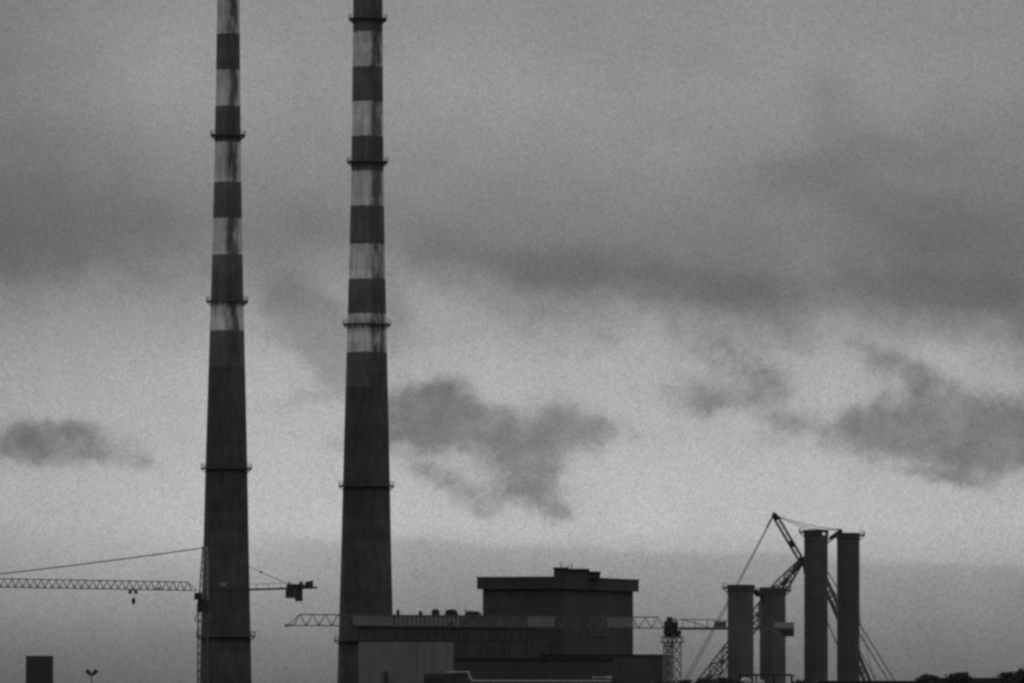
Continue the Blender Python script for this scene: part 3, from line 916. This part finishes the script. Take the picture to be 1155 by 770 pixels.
for px in (394, 508):
    dd_ = (a2.x - Xof(px, 706, D2)); p = Vector((a2.x, D2, jz)) + jd2 * dd_
    t_ = MB(); t_.box(p.x - .5, p.x + .5, p.y - .7, p.y + .7, p.z + .15, p.z + .75); t_.build('jib_winch', M['steel_dark'], root)
# walk mesh panels that make the jib read solid in two stretches
for pa, pb in ((596, 625), (686, 716), (446, 516), (398, 441)):
    p = Vector((a2.x, D2, jz)) + jd2 * (a2.x - Xof(pa, 700, D2)); q = Vector((a2.x, D2, jz)) + jd2 * (a2.x - Xof(pb, 700, D2))
    ms = MB()
    for i in range(15):
        c_ = p.lerp(q, i / 14) + Vector((0, -.78, 0)); ms.bar(c_ + Vector((0, .0, .1)), c_ + Vector((0, .7, 2.05)), .11)
    for h_ in (.55, 1.1, 1.6): ms.bar(p + Vector((0, -.78 + .36 * h_, h_)), q + Vector((0, -.78 + .36 * h_, h_)), .1)
    ms.build('mesh_panel', M['mesh'], root)
# counter-jib
cz = z2(708); cx0 = a2.x + 1.3; cx1 = Xof(895, 708, D2)
cj = MB()
for sy in (-.75, .75):
    cj.box(cx0, cx1, D2 + sy - .14, D2 + sy + .14, cz - .28, cz + .22)
    for px in (770, 784, 798, 806, 818, 840, 856): x = Xof(px, 705, D2); cj.bar((x, D2 + sy, cz), (x, D2 + sy, z2(698.3)), .1)
    cj.bar((cx0, D2 + sy, z2(697.8)), (Xof(806, 700, D2), D2 + sy, z2(698.3)), .15); cj.bar((Xof(806, 700, D2), D2 + sy, z2(698.3)), (Xof(858, 700, D2), D2 + sy, z2(700.3)), .09)
    cj.bar((cx0 + .4, D2 + sy, z2(697.6)), (Xof(800, 706, D2), D2 + sy, cz + .2), .12)
for i in range(20): x = cx0 + (cx1 - cx0) * i / 19; cj.box(x - .06, x + .06, D2 - .6, D2 + .6, cz - .1, cz + .1)
cj.build('counter_jib', M['crane_dark'], root)
x0, x1 = Xof(806, 700, D2), Xof(819, 700, D2)
MB().box(x0, x1, D2 - .6, D2 + .6, cz + .25, z2(700)).build('winch', M['steel_mid'], root)
for i, (pa, pb, ya, yb, mm_) in enumerate(((874, 881, 702, 712, 'counter_pale'), (881.3, 888.3, 701, 717, 'counter'), (888.6, 895.6, 701, 717, 'counter'))):
    MB().box(Xof(pa, 708, D2), Xof(pb, 708, D2), D2 - .58, D2 + .58, z2(yb), z2(ya)).build('counterweight', M[mm_], root)
MB().box(Xof(873, 704, D2), Xof(895, 704, D2), D2 - 1.0, D2 - .92, z2(707.5), z2(701.3)).build('sign_board', M['counter_pale'], root)

# ------------------------------------------------------------------ crawler crane with folded jib behind the stacks
D3 = 1560.0
def p3(px, py, dy=0.0): return at(px, py, D3 + dy)


foot = p3(766, 806); root_p = Vector((foot.x, D3, 0))
root = thing('crawler_crane', 'lattice boom crane with two raised struts and its jib folded down behind the round stacks', 'crane', root_p)
head = p3(904, 632)
tk = MB()
for sy in (-3.4, 3.4):
    tk.prism([(foot.x - 5.2, D3 + sy - .7), (foot.x + 5.2, D3 + sy - .7), (foot.x + 5.2, D3 + sy + .7), (foot.x - 5.2, D3 + sy + .7)], .02, 1.3)
tk.box(foot.x - 2, foot.x + 2, D3 - 2.7, D3 + 2.7, .5, 1.6)
tk.build('crawler_track', M['steel_dark'], root)
hs = MB(); hs.box(foot.x - 9, foot.x + 1.5, D3 - 1.8, D3 + 1.8, 1.603, 3.6); hs.box(foot.x - 10, foot.x - 7.5, D3 - 2.6, D3 + 2.6, 1.7, 4.6)
hs.build('machine_house', M['crane_dark'], root)
MB().box(foot.x - .5, foot.x + 1.6, D3 - 3.4, D3 - 1.85, 1.7, 4.0).build('cab', M['steel_mid'], root)
bm_ = MB(); lattice4(bm_, foot, head, 2.5, .8, 2.3, .36, .19, Vector((0, 1, 1)).cross(head - foot), taper=.17)
bm_.build('boom', M['steel_mid'], root)
bd = (head - foot).normalized()
hd = MB(); hd.bar(head - bd * 3.6, head + bd * .6, 1.1, 1.3)
hd.tube(head + Vector((0, -.8, 0)), head + Vector((0, .8, 0)), .95, .95, 16)
hd.bar(head + Vector((.4, 0, .2)), p3(908.5, 646), .8)
hd.build('boom_head', M['steel_dark'], root)
bt = MB(); pp = foot.lerp(head, .87); bt.bar(pp - bd * 1.0, pp + bd * 1.0, .9, .9); bt.build('sheave_frame', M['steel_dark'], root)
tipA = p3(873, 579.5); tipB = p3(949.5, 597.5)
sA = MB(); lattice4(sA, head, tipA, 1.1, .7, 1.5, .40, .14, Vector((0, 1, 0)), taper=.08)
ad = (tipA - head).normalized()
sA.bar(tipA - ad * 1.6, tipA + ad * .35, .85)
pm = head.lerp(tipA, .36); sA.bar(pm - ad * .8, pm + ad * .8, 1.1, .8)
sA.build('rear_strut', M['steel_dark'], root)
sB = MB(); lattice4(sB, head, tipB, .8, .6, 1.3, .25, .11, Vector((0, 1, 0)), taper=.08)
sB.bar(tipB - (tipB - head).normalized() * 3.4, tipB, .85)
sB.build('front_strut', M['steel_dark'], root)
jf = p3(998, 814); jh = p3(911, 610)
jj = MB(); lattice4(jj, jh, jf, 1.3, .7, 1.9, .36, .18, Vector((0, 1, 1)).cross(jf - jh), taper=.06)
jj.build('folded_jib', M['steel_mid'], root)
st_ = MB()
for sx in (-.4, .4):
    st_.rope(tipA + Vector((sx * .3, 0, 0)), p3(752, 806) + Vector((sx, 0, 0)), .17, .4, 16)
lk = tipA.lerp(p3(752, 806), .065); st_.bar(tipA, lk, .42)
st_.build('backstay', M['rope'], root)
for dy, sg in ((-.6, .7), (.2, 1.3)):
    st_ = MB(); st_.rope(tipA + Vector((0, dy, -.1)), tipB + Vector((0, dy, .2)), .16, sg, 14)
    st_.build('strut_pendant', M['rope'], root)
st_ = MB()
st_.rope(p3(909, 604), p3(1036, 810, -1), .24, 0.2, 14); st_.rope(p3(907, 610), p3(1029, 810, 1), .24, .4, 14)
st_.rope(tipB + Vector((-.4, 0, -.5)), p3(996, 808), .12, .6, 12)
st_.build('jib_pendant', M['rope'], root)
st_ = MB(); st_.rope(p3(907, 640), p3(980, 808), .26, .1, 14); st_.rope(p3(908, 622), p3(1012, 808), .2, .2, 14); st_.rope(p3(903, 640), p3(783, 806), .18, .3, 14)
st_.build('hoist_rope', M['rope'], root)

# ------------------------------------------------------------------ canopy and pale tanks at the foot of the short stacks
D4 = 1260.0
root = thing('canopy', 'dark flat canopy on thin posts at the foot of the shorter stacks', 'canopy', (Xof(864, 762, D4), D4, 0))
MB().box(Xof(833, 760, D4), Xof(892, 760, D4), D4 - 3, D4 + 3, Zof(860, 761.6, D4), Zof(860, 759.4, D4)).build('roof', M['roof'], root)
e = MB(); e.bar((Xof(831, 760, D4), D4 - 2.9, Zof(860, 760.6, D4)), (Xof(896, 760, D4), D4 - 2.9, Zof(860, 761.4, D4)), .22); e.build('gutter', M['steel_dark'], root)
for px in (835, 853, 873, 893):
    p = MB(); x = Xof(px, 765, D4); p.bar((x, D4, 0), (x, D4, Zof(860, 761.7, D4)), .3 if px < 890 else .42); p.build('post', M['steel_dark'], root)
for px, top, rr, lab in ((841, 763.6, 1.0, 'pale domed tank half hidden under the canopy, left of a smaller one'), (858, 766, .75, 'smaller pale domed tank beneath the canopy, between the short stacks')):
    x = Xof(px, 765, D4 + 6); zt_ = Zof(px, top, D4 + 6)
    root = thing('storage_tank', lab, 'tank', (x, D4 + 6, 0), 'pale tanks under the canopy')
    MB().lathe((x, D4 + 6), [(rr, 0), (rr, zt_ - .6)], 24).build('shell', M['tank'], root)
    MB().lathe((x, D4 + 6), [(rr + .03, zt_ - .6), (rr * .92, zt_ - .3), (rr * .6, zt_ - .08), (.02, zt_)], 24).build('dome', M['tank'], root)

# ------------------------------------------------------------------ square tower and twin lamp, lower left
D5 = 1200.0
x0, x1 = Xof(30.3, 750, D5), Xof(59, 750, D5); zt5 = Zof(45, 739, D5); xc = (x0 + x1) / 2; hw = (x1 - x0) / 2
root = thing('square_tower', 'squat dark square brick tower alone at the lower left', 'tower', (xc, D5, 0))
t5 = MB()
hb = hw + .16; tw = hw
vs = [(xc - hb, D5 - hb, 0), (xc + hb, D5 - hb, 0), (xc + hb, D5 + hb, 0), (xc - hb, D5 + hb, 0), (xc - tw, D5 - tw, zt5 - .7), (xc + tw, D5 - tw, zt5 - .7), (xc + tw, D5 + tw, zt5 - .7), (xc - tw, D5 + tw, zt5 - .7)]
t5.add(vs, [(0, 3, 2, 1), (4, 5, 6, 7), (0, 1, 5, 4), (1, 2, 6, 5), (2, 3, 7, 6), (3, 0, 4, 7)])
t5.build('wall', M['tower'], root)
MB().box(xc - hw - .04, xc + hw + .04, D5 - hw - .04, D5 + hw + .04, zt5 - .697, zt5).build('coping', M['stack_cap'], root)
D6 = 620.0
p0 = at(103.4, 761, D6)
root = thing('street_lamp', 'slender lamp post with two heads spread in a V, right of the square tower', 'street lamp', (p0.x, D6, 0))
MB().tube((p0.x, D6, 0), (p0.x, D6, p0.z), .075, .05, 10).build('pole', M['steel_mid'], root)
for sx in (-1, 1):
    h = MB()
    a = Vector((p0.x + sx * .08, D6, p0.z + .03)); b = Vector((p0.x + sx * .46, D6, p0.z + .46))
    h.bar(a, b, .44, .30); h.bar(a.lerp(b, .35), b + Vector((sx * .03, 0, .02)), .5, .36)
    h.bar((p0.x, D6, p0.z - .1), a, .1)
    h.build('lamp_head', M['steel_dark'], root)

# ------------------------------------------------------------------ depot roof and trees along the bottom right
D7 = 1020.0
root = thing('depot_shed', 'long low dark depot shed along the bottom right edge', 'building', (Xof(1040, 768, D7), D7, 0))
xa, xb = Xof(924, 768, D7), Xof(1210, 768, D7)
MB().box(xa, xb, D7, D7 + 16, 0, Zof(960, 769, D7)).build('wall', M['shed'], root)
MB().box(xa - .2, Xof(1039, 768, D7), D7 - .3, D7 + 16.2, Zof(960, 769, D7) + .003, Zof(960, 766.9, D7)).build('roof', M['roof'], root)
MB().box(Xof(1039.3, 768, D7), xb + .2, D7 - .3, D7 + 16.2, Zof(960, 769, D7) + .003, Zof(1100, 763.7, D7)).build('raised_roof', M['roof'], root)


def tree(px, top, wpx, D, label, dens=900, seed=0, group='trees along the site boundary'):
    rnd = random.Random(seed)
    x = Xof(px, top, D); H = Zof(px, top, D); r = wpx / 2 / F * D
    root = thing('tree', label, 'tree', (x, D, 0), group)
    ch = max(r * 1.7, 2.6); zc = H - ch * .55
    t = MB()
    t.tube((x, D, 0), (x + .1, D, zc), .26, .14, 8)
    tips = []
    for i in range(9):
        a = 2 * PI * i / 9 + rnd.random(); h = zc - ch * .4 * rnd.random()
        e = Vector((x + math.cos(a) * r * .75, D + math.sin(a) * r * .75, zc + ch * (.25 * rnd.random() - .05)))
        t.tube((x + .05, D, h), e, .09, .03, 6); tips.append(e)
    e = Vector((x, D, H - .5)); t.tube((x + .1, D, zc), e, .13, .03, 6); tips.append(e)
    t.build('trunk', M['bark'], root)
    cl = [(e, (.30 + .25 * rnd.random()) * r + .25) for e in tips]
    for i in range(9):
        a = rnd.random() * 2 * PI; q = r * (.2 + .55 * rnd.random())
        cl.append((Vector((x + math.cos(a) * q, D + math.sin(a) * q, zc + ch * (rnd.random() * .75 - .3))), r * (.25 + .25 * rnd.random()) + .2))
    c = MB()
    for i in range(dens):
        ctr, cr_ = rnd.choice(cl)
        d = Vector((rnd.gauss(0, 1), rnd.gauss(0, 1), rnd.gauss(0, .8))).normalized() * (cr_ * rnd.random() ** .4)
        p = ctr + d
        if p.z > H: p.z = H - rnd.random() * .5
        s = .09 + .12 * rnd.random()
        u = Vector((rnd.gauss(0, 1), rnd.gauss(0, 1), rnd.gauss(0, 1))).normalized(); w = u.orthogonal().normalized()
        v_ = u.cross(w)
        c.add([p - w * s * 1.5, p + v_ * s * .8, p + w * s * 1.5, p - v_ * s * .8], [(0, 1, 2, 3)])
    c.build('crown', M['leaf'], root)


TREES = [
    (1050, 760.0, 19, 990, 'small round tree breaking the depot roofline where its roof steps up'),
    (1081, 758.0, 17, 995, 'bushy tree top in the middle of the raised depot roof'),
    (1140, 757.5, 22, 985, 'broad tree nearest the right edge but one, above the depot roof'),
    (1163, 749.0, 24, 985, 'tree cut by the right edge of the picture'),
    (772, 766.2, 18, 1100, 'low tree top by the foot of the flat-top crane mast'),
    (794, 764.6, 17, 1105, 'low tree top where the slanting crane boom meets the ground, left of the short stacks'),
    (812, 763.6, 18, 1100, 'low tree top touching the left side of the shorter stacks'),
    (827, 766.0, 18, 1108, 'low tree top in front of the first short stack, left of the pale tank'),
    (902, 766.3, 20, 1100, 'low tree top in the gap between the short and tall stacks'),
    (742, 768.0, 22, 1100, 'low tree top under the end of the annex'),
]
for i, (px, tp2, w2_, D, lab) in enumerate(TREES):
    tree(px, tp2, w2_ * 1.35, D, lab, 1900, 20 + i)

for o in bpy.data.objects:
    if '_o' in o: del o['_o']

# ------------------------------------------------------------------ render settings
vs_ = S.view_settings
vs_.view_transform = 'Standard'; vs_.look = 'None'; vs_.exposure = 0; vs_.gamma = 1
S.display_settings.display_device = 'sRGB'
S.render.engine = 'CYCLES'
S.cycles.max_bounces = 5
S.cycles.use_denoising = False
S.cycles.pixel_filter_type = 'BLACKMAN_HARRIS'
S.cycles.filter_width = 2.9        # a soft old telephoto
S.render.film_transparent = False
